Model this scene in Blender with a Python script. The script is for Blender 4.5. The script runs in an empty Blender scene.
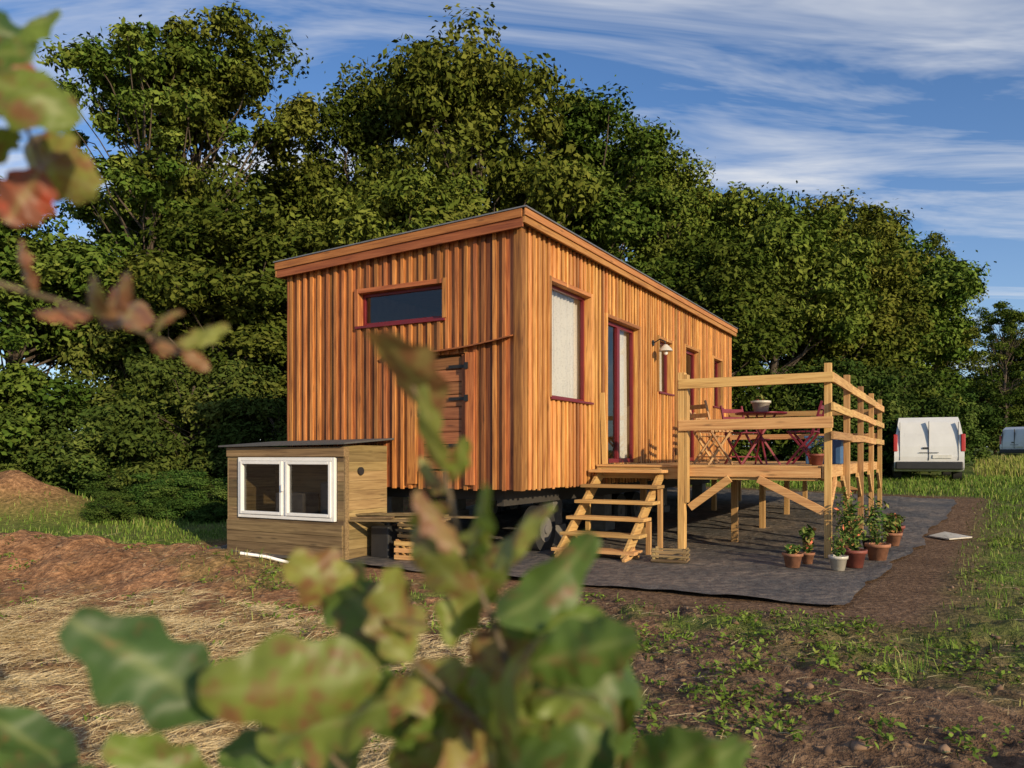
import bpy, math, numpy as np, bmesh
from mathutils import Vector, Matrix
S=bpy.context.scene
S.view_settings.view_transform='Standard'; S.view_settings.look='None'; S.view_settings.exposure=0
RNG=np.random.default_rng(7)
COL=S.collection
# ------------------------------------------------------------ noise
_T=np.random.default_rng(3).random((8,256,256))
def vn(x,y,s=0):
    x=np.asarray(x,float);y=np.asarray(y,float)
    xi=np.floor(x).astype(int);yi=np.floor(y).astype(int);fx=x-xi;fy=y-yi
    fx=fx*fx*(3-2*fx);fy=fy*fy*(3-2*fy);T=_T[s%8]
    a=T[xi&255,yi&255];b=T[(xi+1)&255,yi&255];c=T[xi&255,(yi+1)&255];d=T[(xi+1)&255,(yi+1)&255]
    return (a*(1-fx)+b*fx)*(1-fy)+(c*(1-fx)+d*fx)*fy
def fbm(x,y,o=4,s=0):
    r=0;a=.5;x=np.asarray(x,float);y=np.asarray(y,float)
    for i in range(o):
        r=r+a*vn(x*2**i+17.3*i,y*2**i+5.1*i,s+i);a*=.5
    return r
def sm(a,b,x):
    t=np.clip((np.asarray(x,float)-a)/(b-a),0,1);return t*t*(3-2*t)
# ------------------------------------------------------------ house frame
A=math.radians(29.3);CX,CY=0.1,9.4
DL=np.array([math.sin(A),math.cos(A)]);DN=np.array([math.cos(A),-math.sin(A)])
def loc(x,y):
    dx=np.asarray(x,float)-CX;dy=np.asarray(y,float)-CY
    return dx*DN[0]+dy*DN[1],dx*DL[0]+dy*DL[1]
def wor(w,t): return CX+w*DN[0]+t*DL[0],CY+w*DN[1]+t*DL[1]
# ------------------------------------------------------------ terrain
def hbase(x,y):
    h=np.interp(y,[-60,12,24,50,100,300],[0,0,.52,1.1,1.95,4.2])
    return h*(1+.35*sm(0,-8,x)*sm(200,10,y))
def matmask(x,y):
    w,t=loc(x,y)
    return sm(-5.6,-4.6,w)*sm(4.9,4.2,w-.05*t)*sm(-1.9,-1.35,t)*sm(14,13,t)
def heap(x,y): return np.exp(-((x+9.5)/1.5)**2-((y-14.6)/.9)**2)
def strawm(x,y): return sm(6.3,4.6,y+.25*x+(fbm(x*2,y*2,3,1)-.45)*3)*sm(.6,-.5,x+.15*(y-4)+(fbm(x*3,y*3,3,4)-.45)*2)*(.25+.75*sm(.36,.50,fbm(x*1.7+3,y*2.3,4,2)))
def moundm(x,y): return np.exp(-((x+5.2)/2.3)**2-((y-8.6-.15*(x+4))/.75)**2),np.exp(-((x+2.9)/1.2)**2-((y-7.9)/.6)**2)
def height(x,y):
    x=np.asarray(x,float);y=np.asarray(y,float)
    h=hbase(x,y);m=1-matmask(x,y)
    near=sm(16,9,y)*sm(9,5,np.abs(x))
    n=(fbm(x*.7,y*.7,3,1)-.44)*.16*(.4+near)
    n=n+near*((fbm(x*3.1,y*3.1,4,2)-.45)*.15+(fbm(x*11,y*11,3,4)-.45)*.07)
    h=h+n*m
    a,b=moundm(x,y)
    h=h+(.42*a+.18*b+.85*heap(x,y))*(.7+.6*fbm(x*2.5,y*2.5,3,5))*np.clip(m+.15,0,1)
    return h
def grassm(x,y):
    w,t=loc(x,y)
    n=fbm(x*.9,y*.9,4,3);n2=fbm(x*3,y*3,3,6)
    right=sm(3.7,4.4,w-.05*t+(n-.45)*2.2)*sm(4.6,7.2,y+(n-.45)*4)*(.6+.4*sm(.36,.5,n2))
    left=sm(9.9,10.9,y+(n-.45)*2)*sm(-2.6,-3.6,x)
    far=sm(17,20,y)
    g=np.maximum(np.maximum(right,left),far)
    sp=sm(.50,.64,n2*.6+n*.45)*.85*sm(3.8,5.2,y)*(.3+.7*sm(-1,.5,x))
    strip=sm(.38,.50,n2)*sm(.9,.3,np.abs(y-(7.6-.15*x)))*sm(1.5,0.4,x)*.85*sm(-4.2,-2.6,x)
    a,b=moundm(x,y)
    g=np.maximum(g,np.maximum(sp,strip))*(1-matmask(x,y))*(1-.6*np.clip(a+b,0,1))*(1-.9*strawm(x,y))
    return np.clip(g*(1-.95*np.clip(heap(x,y)*1.4,0,1)),0,1)
# ------------------------------------------------------------ mesh helpers
def np_mesh(name,V,F,tint=None,mi=None,mats=(),smooth=False):
    me=bpy.data.meshes.new(name);F=np.asarray(F,np.int32);k=F.shape[1]
    me.vertices.add(len(V));me.vertices.foreach_set('co',np.asarray(V,np.float32).ravel())
    me.loops.add(F.size);me.loops.foreach_set('vertex_index',F.ravel())
    me.polygons.add(len(F));me.polygons.foreach_set('loop_start',np.arange(0,F.size,k,dtype=np.int32))
    me.polygons.foreach_set('loop_total',np.full(len(F),k,np.int32))
    for m in mats: me.materials.append(m)
    if mi is not None: me.polygons.foreach_set('material_index',np.asarray(mi,np.int32))
    if smooth: me.polygons.foreach_set('use_smooth',np.ones(len(F),bool))
    if tint is not None:
        a=me.attributes.new('tint','FLOAT','FACE');a.data.foreach_set('value',np.asarray(tint,np.float32))
    me.update(calc_edges=True);return me
def add(name,me,parent=None,locn=None,rz=0,sc=None):
    o=bpy.data.objects.new(name,me);COL.objects.link(o)
    if parent: o.parent=parent
    if locn is not None:o.location=locn
    if rz:o.rotation_euler[2]=rz
    if sc is not None:o.scale=sc
    return o
def empty(name,l=(0,0,0),rz=0,sc=1):
    o=bpy.data.objects.new(name,None);COL.objects.link(o);o.location=l;o.rotation_euler[2]=rz
    o.scale=(sc,sc,sc);o.empty_display_size=.2;return o
class MB:
    def __init__(s): s.v=[];s.f=[];s.t=[];s.sm=[]
    def _a(s,vs,fs,t,smooth=False):
        b=len(s.v);s.v+=[tuple(p) for p in vs]
        for f in fs: s.f.append([b+i for i in f]);s.t.append(t);s.sm.append(smooth)
    def hexa(s,vs,t=None):
        if t is None:t=RNG.random()
        s._a(vs,[(0,3,2,1),(4,5,6,7),(0,1,5,4),(1,2,6,5),(2,3,7,6),(3,0,4,7)],t)
    def quad(s,vs,t=.5): s._a(vs,[(0,1,2,3)],t)
    def box(s,x0,x1,y0,y1,z0,z1,t=None):
        x0,x1=sorted((x0,x1));y0,y1=sorted((y0,y1));z0,z1=sorted((z0,z1))
        s.hexa([(x0,y0,z0),(x1,y0,z0),(x1,y1,z0),(x0,y1,z0),(x0,y0,z1),(x1,y0,z1),(x1,y1,z1),(x0,y1,z1)],t)
    def beam(s,p,q,w,h,t=None,up=(0,0,1)):
        p=Vector(p);q=Vector(q);d=(q-p).normalized();u=Vector(up)
        if abs(d.dot(u))>.95:u=Vector((0,1,0))
        r=d.cross(u).normalized()*w/2;u=r.cross(d).normalized()*h/2
        s.hexa([p-r-u,p+r-u,p+r+u,p-r+u,q-r-u,q+r-u,q+r+u,q-r+u],t)
    def cyl(s,p,q,r0,r1=None,n=12,t=None,cap=True):
        if r1 is None:r1=r0
        if t is None:t=RNG.random()
        p=Vector(p);q=Vector(q);d=(q-p).normalized();u=Vector((0,0,1)) if abs(d.z)<.95 else Vector((0,1,0))
        a=d.cross(u).normalized();b=d.cross(a)
        ps=[];
        for c,r in((p,r0),(q,r1)):
            for i in range(n):
                an=2*math.pi*i/n;ps.append(c+a*math.cos(an)*r+b*math.sin(an)*r)
        s._a(ps,[(i,i+n,(i+1)%n+n,(i+1)%n) for i in range(n)],t,True)
        if cap: s._a(ps,[tuple(range(n)),tuple(range(2*n-1,n-1,-1))],t)
    def path(s,pts,rs,n=8,t=None):
        for i in range(len(pts)-1): s.cyl(pts[i],pts[i+1],rs[i],rs[i+1],n,t,cap=(i==0 or i==len(pts)-2))
    def lathe(s,c,prof,n=20,t=.5):
        vs=[];m=len(prof)
        for r,z in prof:
            for i in range(n):
                an=2*math.pi*i/n;vs.append((c[0]+r*math.cos(an),c[1]+r*math.sin(an),c[2]+z))
        fs=[(j*n+i,j*n+(i+1)%n,(j+1)*n+(i+1)%n,(j+1)*n+i) for j in range(m-1) for i in range(n)]
        s._a(vs,fs,t,True)
    def obj(s,name,mat,parent=None,bevel=0,**k):
        me=bpy.data.meshes.new(name);me.from_pydata(s.v,[],s.f)
        me.polygons.foreach_set('use_smooth',s.sm)
        a=me.attributes.new('tint','FLOAT','FACE');a.data.foreach_set('value',np.array(s.t,np.float32))
        me.materials.append(mat);o=add(name,me,parent,**k)
        if bevel:
            b=o.modifiers.new('b','BEVEL');b.width=bevel;b.segments=2;b.limit_method='ANGLE';b.angle_limit=.7
        return o
# ------------------------------------------------------------ materials
class NT:
    def __init__(s,name):
        s.m=bpy.data.materials.new(name);s.m.use_nodes=True;s.n=s.m.node_tree;s.n.nodes.clear()
        s.out=s.n.nodes.new('ShaderNodeOutputMaterial')
    def N(s,t,**k):
        n=s.n.nodes.new('ShaderNode'+t)
        for a,b in k.items(): setattr(n,a,b)
        return n
    def L(s,a,b): s.n.links.new(a,b)
    def ramp(s,fac,stops):
        r=s.N('ValToRGB');e=r.color_ramp.elements
        while len(e)<len(stops):e.new(.5)
        for i,(p,c) in enumerate(stops):
            e[i].position=p;e[i].color=(c[0],c[1],c[2],1) if hasattr(c,'__len__') else (c,c,c,1)
        s.L(fac,r.inputs[0]);return r.outputs[0]
    def math(s,op,a,b=None,c=None):
        n=s.N('Math',operation=op)
        for i,x in enumerate((a,b,c)):
            if x is None:continue
            if isinstance(x,(int,float)):n.inputs[i].default_value=x
            else:s.L(x,n.inputs[i])
        return n.outputs[0]
    def mix(s,f,a,b,mode='MIX'):
        n=s.N('Mix',data_type='RGBA',blend_type=mode)
        for i,x in((0,f),(6,a),(7,b)):
            if isinstance(x,(int,float)):n.inputs[i].default_value=x
            elif isinstance(x,tuple):n.inputs[i].default_value=(*x,1)
            else:s.L(x,n.inputs[i])
        return n.outputs[2]
    def noise(s,vec,scale,detail=4,rough=.55,dist=0):
        n=s.N('TexNoise');n.inputs['Scale'].default_value=scale;n.inputs['Detail'].default_value=detail
        n.inputs['Roughness'].default_value=rough;n.inputs['Distortion'].default_value=dist
        if vec is not None:s.L(vec,n.inputs['Vector'])
        return n.outputs['Fac']
    def bump(s,h,st,d=.01):
        b=s.N('Bump');b.inputs['Strength'].default_value=st;b.inputs['Distance'].default_value=d;s.L(h,b.inputs['Height']);return b.outputs[0]
    def pbsdf(s,col,rough=.7,normal=None,**k):
        p=s.N('BsdfPrincipled')
        if isinstance(col,tuple):p.inputs['Base Color'].default_value=(*col,1)
        else:s.L(col,p.inputs['Base Color'])
        if isinstance(rough,(int,float)):p.inputs['Roughness'].default_value=rough
        else:s.L(rough,p.inputs['Roughness'])
        if normal is not None:s.L(normal,p.inputs['Normal'])
        for a,b in k.items():p.inputs[a].default_value=b
        return p.outputs[0]
    def fin(s,sh): s.L(sh,s.out.inputs[0]);return s.m
def wood(name,c0,c1,c2,axis='z',rough=.7,weather=0,lo=.55,hi=1.2):
    t=NT(name);tc=t.N('TexCoord').outputs['Object'];at=t.N('Attribute',attribute_name='tint').outputs['Fac']
    cb=t.N('CombineXYZ');
    for i in range(3):t.L(t.math('MULTIPLY',at,37.+i*11),cb.inputs[i])
    ad=t.N('VectorMath',operation='ADD');t.L(tc,ad.inputs[0]);t.L(cb.outputs[0],ad.inputs[1])
    mp=t.N('Mapping');sc={'x':(1.2,28,28),'y':(28,1.2,28),'z':(28,28,1.2)}[axis];mp.inputs['Scale'].default_value=sc
    t.L(ad.outputs[0],mp.inputs[0])
    g=t.noise(mp.outputs[0],1.6,3,.62,.4)
    mp2=t.N('Mapping');mp2.inputs['Scale'].default_value=tuple(v*(.35 if v>2 else 1.6) for v in sc);t.L(ad.outputs[0],mp2.inputs[0])
    vo=t.N('TexVoronoi');vo.inputs['Scale'].default_value=1.0;t.L(mp2.outputs[0],vo.inputs['Vector'])
    kn=t.ramp(vo.outputs['Distance'],[(.05,0.2),(.16,1.)])
    base=t.ramp(g,[(.28,c0),(.5,c1),(.72,c2)])
    base=t.mix(1.,base,t.ramp(at,[(0,lo),(.5,(lo+hi)/2+.05),(1,hi)]),'MULTIPLY')
    hs=t.N('HueSaturation');t.L(base,hs.inputs['Color']);t.L(t.math('MULTIPLY_ADD',t.math('FRACT',t.math('MULTIPLY',at,7.7)),.022,.489),hs.inputs['Hue'])
    base=t.mix(.6,hs.outputs[0],t.mix(1.,hs.outputs[0],kn,'MULTIPLY'))
    big=t.noise(tc,.9,2,.6)
    base=t.mix(t.math('MULTIPLY',t.ramp(big,[(.4,0.),(.7,1.)]),.25+weather),base,t.mix(1.,base,(.6,.52,.5),'MULTIPLY'))
    return t.fin(t.pbsdf(base,rough,t.bump(g,.35,.004)))
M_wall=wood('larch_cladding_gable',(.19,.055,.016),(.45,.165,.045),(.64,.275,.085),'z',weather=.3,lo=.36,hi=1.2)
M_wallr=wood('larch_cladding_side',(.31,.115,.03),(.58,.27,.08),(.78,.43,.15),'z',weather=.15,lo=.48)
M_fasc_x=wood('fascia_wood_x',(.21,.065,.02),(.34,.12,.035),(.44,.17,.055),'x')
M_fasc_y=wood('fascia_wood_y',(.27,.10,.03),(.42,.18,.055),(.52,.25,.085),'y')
M_doorw=wood('door_planks',(.17,.06,.02),(.30,.125,.045),(.40,.18,.07),'x',lo=.7,hi=1.15)
M_dx=wood('deck_wood_x',(.36,.18,.065),(.55,.32,.12),(.67,.43,.18),'x')
M_dy=wood('deck_wood_y',(.36,.18,.065),(.55,.32,.12),(.67,.43,.18),'y')
M_dz=wood('deck_wood_z',(.36,.18,.065),(.57,.33,.12),(.69,.43,.18),'z')
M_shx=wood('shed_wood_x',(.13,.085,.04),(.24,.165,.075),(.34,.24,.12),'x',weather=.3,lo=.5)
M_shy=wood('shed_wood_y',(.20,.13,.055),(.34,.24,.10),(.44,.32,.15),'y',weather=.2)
M_chair=wood('chair_wood',(.38,.2,.09),(.55,.33,.15),(.62,.4,.2),'z')
def plain(name,c,r=.6,metal=0,nz=.12,sc=8,bump=.1,coat=0):
    t=NT(name);tc=t.N('TexCoord').outputs['Object'];n=t.noise(tc,sc,3,.6)
    rgb=t.N('RGB');rgb.outputs[0].default_value=(*c,1)
    col=t.mix(1.,rgb.outputs[0],t.ramp(n,[(.25,1-nz*2),(.75,1+nz*.5)]),'MULTIPLY')
    rr=t.math('MULTIPLY_ADD',n,.25,r-.12)
    return t.fin(t.pbsdf(col,rr,t.bump(n,bump,.005) if bump else None,**{'Metallic':metal,'Coat Weight':coat}))
M_red=plain('red_window_paint',(.16,.012,.018),.38)
M_white=plain('white_pvc',(.8,.8,.79),.35,nz=.04)
M_dark=plain('dark_underside',(.04,.036,.032),.9)
M_int=plain('interior_board',(.22,.15,.09),.85)
M_zinc=plain('zinc_flashing',(.32,.30,.27),.4,metal=.7)
M_black=plain('black_plastic',(.025,.025,.027),.5)
M_blackm=plain('black_iron',(.02,.02,.02),.45,metal=.2)
M_terra=plain('terracotta',(.36,.16,.09),.8,nz=.25,sc=14)
M_terrad=plain('dark_terracotta',(.25,.07,.05),.6,nz=.2,sc=14)
M_soil=plain('potting_soil',(.05,.035,.025),.95)
M_redmetal=plain('red_metal_furniture',(.20,.02,.04),.4,metal=.2)
M_conc=plain('concrete_block',(.16,.15,.14),.9,nz=.2)
M_paint=plain('van_white_paint',(.72,.73,.74),.3,nz=.06,sc=2,bump=0,coat=.5)
M_tire=plain('tyre_rubber',(.025,.025,.025),.85)
M_tail=plain('tail_light_red',(.45,.02,.015),.2,coat=.6)
M_plate=plain('number_plate',(.7,.7,.66),.4)
M_blue=plain('blue_paint',(.05,.13,.3),.5)
M_cream=plain('glazed_ceramic',(.6,.56,.48),.3)
M_felt=plain('roofing_felt',(.09,.09,.09),.85,sc=20,bump=.4)
def glassmat(name,tr,gl):
    t=NT(name);a=t.N('BsdfTransparent');a.inputs[0].default_value=(tr,tr,tr,1)
    g=t.N('BsdfGlossy');g.inputs['Roughness'].default_value=.015;g.inputs[0].default_value=(.9,.93,.95,1)
    lw=t.N('LayerWeight');lw.inputs[0].default_value=.35
    m=t.N('MixShader');t.L(t.math('MULTIPLY_ADD',lw.outputs['Fresnel'],.8,gl),m.inputs[0]);t.L(a.outputs[0],m.inputs[1]);t.L(g.outputs[0],m.inputs[2])
    return t.fin(m.outputs[0])
M_glass=glassmat('window_glass',.92,.03)
def curtain():
    t=NT('sheer_curtain');tc=t.N('TexCoord').outputs['Object']
    v=t.N('TexVoronoi');v.inputs['Scale'].default_value=34;t.L(tc,v.inputs['Vector'])
    pat=t.ramp(v.outputs['Distance'],[(.2,.82),(.45,1.)])
    rgb=t.N('RGB');rgb.outputs[0].default_value=(.80,.79,.76,1)
    c=t.mix(1.,rgb.outputs[0],pat,'MULTIPLY')
    d=t.N('BsdfDiffuse');t.L(c,d.inputs[0]);tr=t.N('BsdfTranslucent');tr.inputs[0].default_value=(.8,.78,.74,1)
    m=t.N('MixShader');m.inputs[0].default_value=.3;t.L(d.outputs[0],m.inputs[1]);t.L(tr.outputs[0],m.inputs[2])
    return t.fin(m.outputs[0])
M_curt=curtain()
def leafmat(name,stops,trans=.3,spots=None,v0=.72,v1=.5):
    t=NT(name);at=t.N('Attribute',attribute_name='tint').outputs['Fac']
    oi=t.N('ObjectInfo').outputs['Random']
    col=t.ramp(at,stops)
    if spots:
        tc=t.N('TexCoord').outputs['Object']
        n=t.noise(tc,70,4,.6);f=t.ramp(t.math('MULTIPLY_ADD',at,.25,n),[(.58,0.),(.72,.85)])
        col=t.mix(f,col,spots)
        col=t.mix(.55,col,t.mix(1.,col,t.ramp(t.noise(tc,30,3),[(.3,.45),(.7,1.3)]),'MULTIPLY'))
        vv=t.N('Attribute',attribute_name='vein').outputs['Fac']
        col=t.mix(t.math('MULTIPLY',vv,.35),col,(.32,.36,.14))
        d=t.pbsdf(col,.45,**{'Specular IOR Level':.35})
    else:
        hs=t.N('HueSaturation');t.L(col,hs.inputs['Color']);t.L(t.math('MULTIPLY_ADD',oi,.05,.475),hs.inputs['Hue']);t.L(t.math('MULTIPLY_ADD',t.math('FRACT',t.math('MULTIPLY',oi,7.3)),v1,v0),hs.inputs['Value']);col=hs.outputs[0]
        dd=t.N('BsdfDiffuse');t.L(col,dd.inputs[0]);d=dd.outputs[0]
    if trans<=0: return t.fin(d)
    tr=t.N('BsdfTranslucent');t.L(t.mix(1.,col,(1.5,1.6,.6),'MULTIPLY'),tr.inputs[0])
    m=t.N('MixShader');m.inputs[0].default_value=trans;t.L(d,m.inputs[1]);t.L(tr.outputs[0],m.inputs[2])
    return t.fin(m.outputs[0])
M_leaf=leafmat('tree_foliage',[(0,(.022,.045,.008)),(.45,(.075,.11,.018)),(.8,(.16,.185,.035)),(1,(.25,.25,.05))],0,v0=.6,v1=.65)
M_bush=leafmat('shrub_foliage',[(0,(.025,.05,.012)),(.5,(.055,.095,.02)),(1,(.14,.17,.04))],0)
M_grass=leafmat('grass_blades',[(0,(.07,.12,.02)),(.6,(.15,.24,.04)),(.85,(.24,.28,.07)),(1,(.40,.34,.15))],0,v0=1,v1=0)
M_straw=leafmat('straw',[(0,(.38,.26,.14)),(1,(.74,.57,.35))],0,v0=1,v1=0)
M_twigs=leafmat('dead_twig',[(0,(.2,.14,.08)),(1,(.5,.4,.26))],0,v0=1,v1=0)
M_fg=leafmat('oak_leaf',[(0,(.06,.12,.035)),(.2,(.14,.21,.035)),(.45,(.27,.28,.07)),(.7,(.32,.20,.10)),(.88,(.32,.12,.07)),(1,(.42,.07,.035))],.35,spots=(.22,.09,.05))
M_pl=leafmat('potted_foliage',[(0,(.04,.09,.02)),(.6,(.11,.18,.04)),(.93,(.25,.25,.08)),(1,(.7,.25,.12))],0,v0=1,v1=0)
M_bark=plain('bark',(.10,.075,.055),.9,nz=.3,sc=6,bump=0)
M_twig=plain('twig_bark',(.16,.12,.07),.8,nz=.3,sc=60,bump=.3)
# ground material
t=NT('earth_and_grass');tc=t.N('TexCoord').outputs['Object'];g=t.N('Attribute',attribute_name='grass').outputs['Fac'];st=t.N('Attribute',attribute_name='strawy').outputs['Fac'];lit=t.N('Attribute',attribute_name='sunlit_tone').outputs['Fac']
n1=t.noise(tc,1.3,3,.6);n2=t.noise(tc,14,4,.7);n3=t.noise(tc,60,2,.6)
soil=t.ramp(n2,[(.3,(.08,.048,.03)),(.5,(.175,.108,.066)),(.72,(.34,.225,.14))])
soil=t.mix(lit,soil,t.mix(1.,soil,(1.75,1.48,1.25),'MULTIPLY'))  # warm sunlight painted into the soil colour on the left side
soil=t.mix(t.ramp(n1,[(.42,0.),(.65,.7)]),soil,t.mix(1.,soil,(.6,.57,.55),'MULTIPLY'))
soil=t.mix(st,soil,t.ramp(n3,[(.3,(.30,.20,.11)),(.7,(.60,.44,.26))]))
gr=t.ramp(n2,[(.3,(.06,.095,.018)),(.55,(.12,.17,.03)),(.75,(.21,.22,.06))])
gr=t.mix(t.ramp(n1,[(.48,0.),(.72,.5)]),gr,(.22,.19,.08))
col=t.mix(g,soil,gr)
M_ground=t.fin(t.pbsdf(col,.95,t.bump(n2,1.,.06),**{'Specular IOR Level':.15}))
t=NT('geotextile');tc=t.N('TexCoord').outputs['Object'];n1=t.noise(tc,1.1,3,.6);n2=t.noise(tc,9,4,.6)
mu=t.math('MULTIPLY',t.ramp(n1,[(.36,0.),(.62,1.)]),t.ramp(n2,[(.35,.1),(.65,.85)]))
col=t.mix(mu,t.ramp(n2,[(.3,(.045,.045,.047)),(.7,(.10,.098,.095))]),(.24,.19,.145))
M_mat=t.fin(t.pbsdf(col,.68,t.bump(n2,.8,.05)))
# ------------------------------------------------------------ ground
N=620
u=np.linspace(-1,1,N);gx=13*u+240*u**7;gy=6+16*u+60*u**5+320*np.maximum(u,0)**9
X,Y=np.meshgrid(gx,gy,indexing='ij');Z=height(X,Y)
V=np.stack([X,Y,Z],-1).reshape(-1,3);idx=np.arange(N*N).reshape(N,N)
F=np.stack([idx[:-1,:-1],idx[1:,:-1],idx[1:,1:],idx[:-1,1:]],-1).reshape(-1,4)
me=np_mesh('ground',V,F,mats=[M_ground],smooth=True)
def pa(me,nm,v): a=me.attributes.new(nm,'FLOAT','POINT');a.data.foreach_set('value',np.asarray(v,np.float32))
pa(me,'grass',grassm(V[:,0],V[:,1]));pa(me,'strawy',strawm(V[:,0],V[:,1])*.8);pa(me,'sunlit_tone',sm(1.2,-1.2,V[:,0]+(fbm(V[:,0],V[:,1],3,2)-.45)*3))  # last mask sets where sunlit warmth is painted on the soil
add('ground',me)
nu,nv=110,150
uu=np.linspace(0,1,nu);vv=np.linspace(0,1,nv);U,Vv=np.meshgrid(uu,vv,indexing='ij')
T0=-1.15+.3*(fbm(U*9,U*0+3,3,2)-.45)+.12*(U-.6)
Tt=T0+(12.4-T0)*Vv;W0=-4.4+0*Tt;W1=3.7+.065*(Tt+1)+.4*(fbm(Tt*.9,Tt*0,3,3)-.45)
W=W0+(W1-W0)*U
xw=CX+W*DN[0]+Tt*DL[0];yw=CY+W*DN[1]+Tt*DL[1]
edge=np.minimum(np.minimum(U,1-U)*9,np.minimum(Vv,1-Vv)*12)
zz=height(xw,yw)+.022+.06*np.abs(fbm(xw*1.6+yw,yw*2.2,4,5)-.45)+.05*sm(.35,0,edge)*np.clip(fbm(xw*3,yw*3,2,1)-.2,0,1)
idx=np.arange(nu*nv).reshape(nu,nv)
F=np.stack([idx[:-1,:-1],idx[1:,:-1],idx[1:,1:],idx[:-1,1:]],-1).reshape(-1,4)
add('ground_mat',np_mesh('ground_mat',np.stack([xw,yw,zz],-1).reshape(-1,3),F,mats=[M_mat],smooth=True))
# ------------------------------------------------------------ scattered: clods, grass, straw
bm=bmesh.new();bmesh.ops.create_icosphere(bm,subdivisions=1,radius=1);iv=np.array([v.co[:] for v in bm.verts]);bm.faces.ensure_lookup_table()
fi=np.array([[v.index for v in f.verts] for f in bm.faces]);bm.free()
def scatter_clods(name,n,xr,yr,s0,s1,mask,mat):
    r=np.random.default_rng(11);x=r.uniform(*xr,n);y=yr[0]+(yr[1]-yr[0])*r.random(n)**1.3
    k=(r.random(n)<mask(x,y))&(np.abs(x)<.7*y+.4);x=x[k];y=y[k];n=len(x)
    s=s0+(s1-s0)*r.random(n)**7
    sc=s[:,None,None]*r.uniform(.5,1.1,(n,1,3))*np.array([1,1,.6]);v=iv[None]*(1+.8*(r.random((n,len(iv),1))-.5))*sc
    an=r.random(n)*6.28;c,q=np.cos(an)[:,None],np.sin(an)[:,None]
    v=np.stack([v[...,0]*c-v[...,1]*q,v[...,0]*q+v[...,1]*c,v[...,2]],-1)+np.stack([x,y,height(x,y)+s*.1],-1)[:,None]
    f=fi[None]+(np.arange(n)*len(iv))[:,None,None]
    add(name,np_mesh(name,v.reshape(-1,3),f.reshape(-1,3),np.repeat(r.random(n),len(fi)),mats=[mat]))
t=NT('soil_clods');at=t.N('Attribute',attribute_name='tint').outputs['Fac']
M_clod=t.fin(t.pbsdf(t.ramp(at,[(0,(.08,.048,.03)),(.9,(.21,.13,.08)),(.99,(.26,.17,.11)),(1,(.36,.32,.27))]),.95))
scatter_clods('soil_clods',30000,(-8,9),(2.5,11),.005,.042,lambda x,y:(1-matmask(x,y))*(1-.8*grassm(x,y))*(1-.7*strawm(x,y))*sm(.3,.6,fbm(x*1.7,y*1.7,3,2)+.06),M_clod)
def blades(name,x,y,hh,wd,lean,mat,tint,flat=False):
    n=len(x);r=np.random.default_rng(5);z=height(x,y);an=r.random(n)*6.283;d=np.stack([np.cos(an),np.sin(an),0*an],-1)
    p=np.stack([-d[:,1],d[:,0],0*an],-1)*wd[:,None];b=np.stack([x,y,z-.004],-1);up=np.array([0,0,1.])
    le=lean[:,None];h=hh[:,None]
    if flat:
        b[:,2]+=.012+r.random(n)*.03
        tip=b+d*h+up*(r.random((n,1))-.35)*.3*h;mid=(b+tip)/2+up*.006
        p=p*.7+up*wd[:,None]*.5
    else:
        mid=b+up*h*.6+d*h*le*.3;tip=b+up*h*(1-.35*le)+d*h*le
    v=np.stack([b-p,b+p,mid+p*.8,tip,tip+p*.05,mid-p*.8],1)
    base=(np.arange(n)*6)[:,None]
    f=np.concatenate([base+np.array([[0,1,2,5]]),base+np.array([[5,2,4,3]])],0)
    add(name,np_mesh(name,v.reshape(-1,3),f,np.tile(tint,2),mats=[mat]))
r=np.random.default_rng(21)
n=300000;x=r.uniform(-18,22,n);y=3.8+22*r.random(n)**1.25;g=grassm(x,y);cl=fbm(x*2.2,y*2.2,3,7)
inv=np.abs(x)<y*.72+.5
k=(r.random(n)<g**1.3*sm(.28,.55,cl+.08))&inv;x=x[k];y=y[k];cl=cl[k];n=len(x)
hh=(.03+.08*r.random(n)**2+.07*sm(.5,.7,cl))*(1+sm(12,20,y)*.6);blades('grass',x,y,hh,.0022+.0035*r.random(n)+.004*sm(9,18,y),r.uniform(.1,1,n),M_grass,np.clip(r.random(n)*.8+cl*.3,0,1))
n=120000;x=r.uniform(-4.2,1.2,n);y=r.uniform(2.4,7.2,n);k=(r.random(n)<strawm(x,y))&(np.abs(x)<.72*y+.4);x=x[k];y=y[k];n=len(x)
blades('straw_litter',x,y,.05+.14*r.random(n),.0013+.0016*r.random(n),r.random(n),M_straw,r.random(n),True)
n=5500;x=r.uniform(-5,7,n);y=r.uniform(3,9,n);k=(matmask(x,y)<.02);x=x[k];y=y[k];n=len(x)
blades('dead_twigs',x,y,.03+.14*r.random(n)**2,.0014+.0014*r.random(n),r.random(n),M_twigs,r.random(n),True)
def quads_leaves(C,Nm,size,rr,asp=.5,fold=.12):
    n=len(C);rv=rr.normal(size=(n,3));Nm=Nm/np.linalg.norm(Nm,axis=1,keepdims=True)
    T=np.cross(Nm,rv);T/=np.linalg.norm(T,axis=1,keepdims=True);B=np.cross(Nm,T)
    s=size[:,None]
    v=np.stack([C-T*s,C+B*s*asp+Nm*s*fold,C+T*s,C-B*s*asp+Nm*s*fold],1).reshape(-1,3)
    return v,np.arange(4*n).reshape(n,4)
n=5200;wx=r.uniform(-6,8,n);wy=r.uniform(3.4,12,n);k=(r.random(n)<(1-matmask(wx,wy))*(1-.85*strawm(wx,wy))*(.15+.85*sm(-3,0,wx+1.2*(r.random(n))))*sm(.40,.58,fbm(wx*.8,wy*.8,3,4)+.07));wx=wx[k];wy=wy[k]
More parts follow.
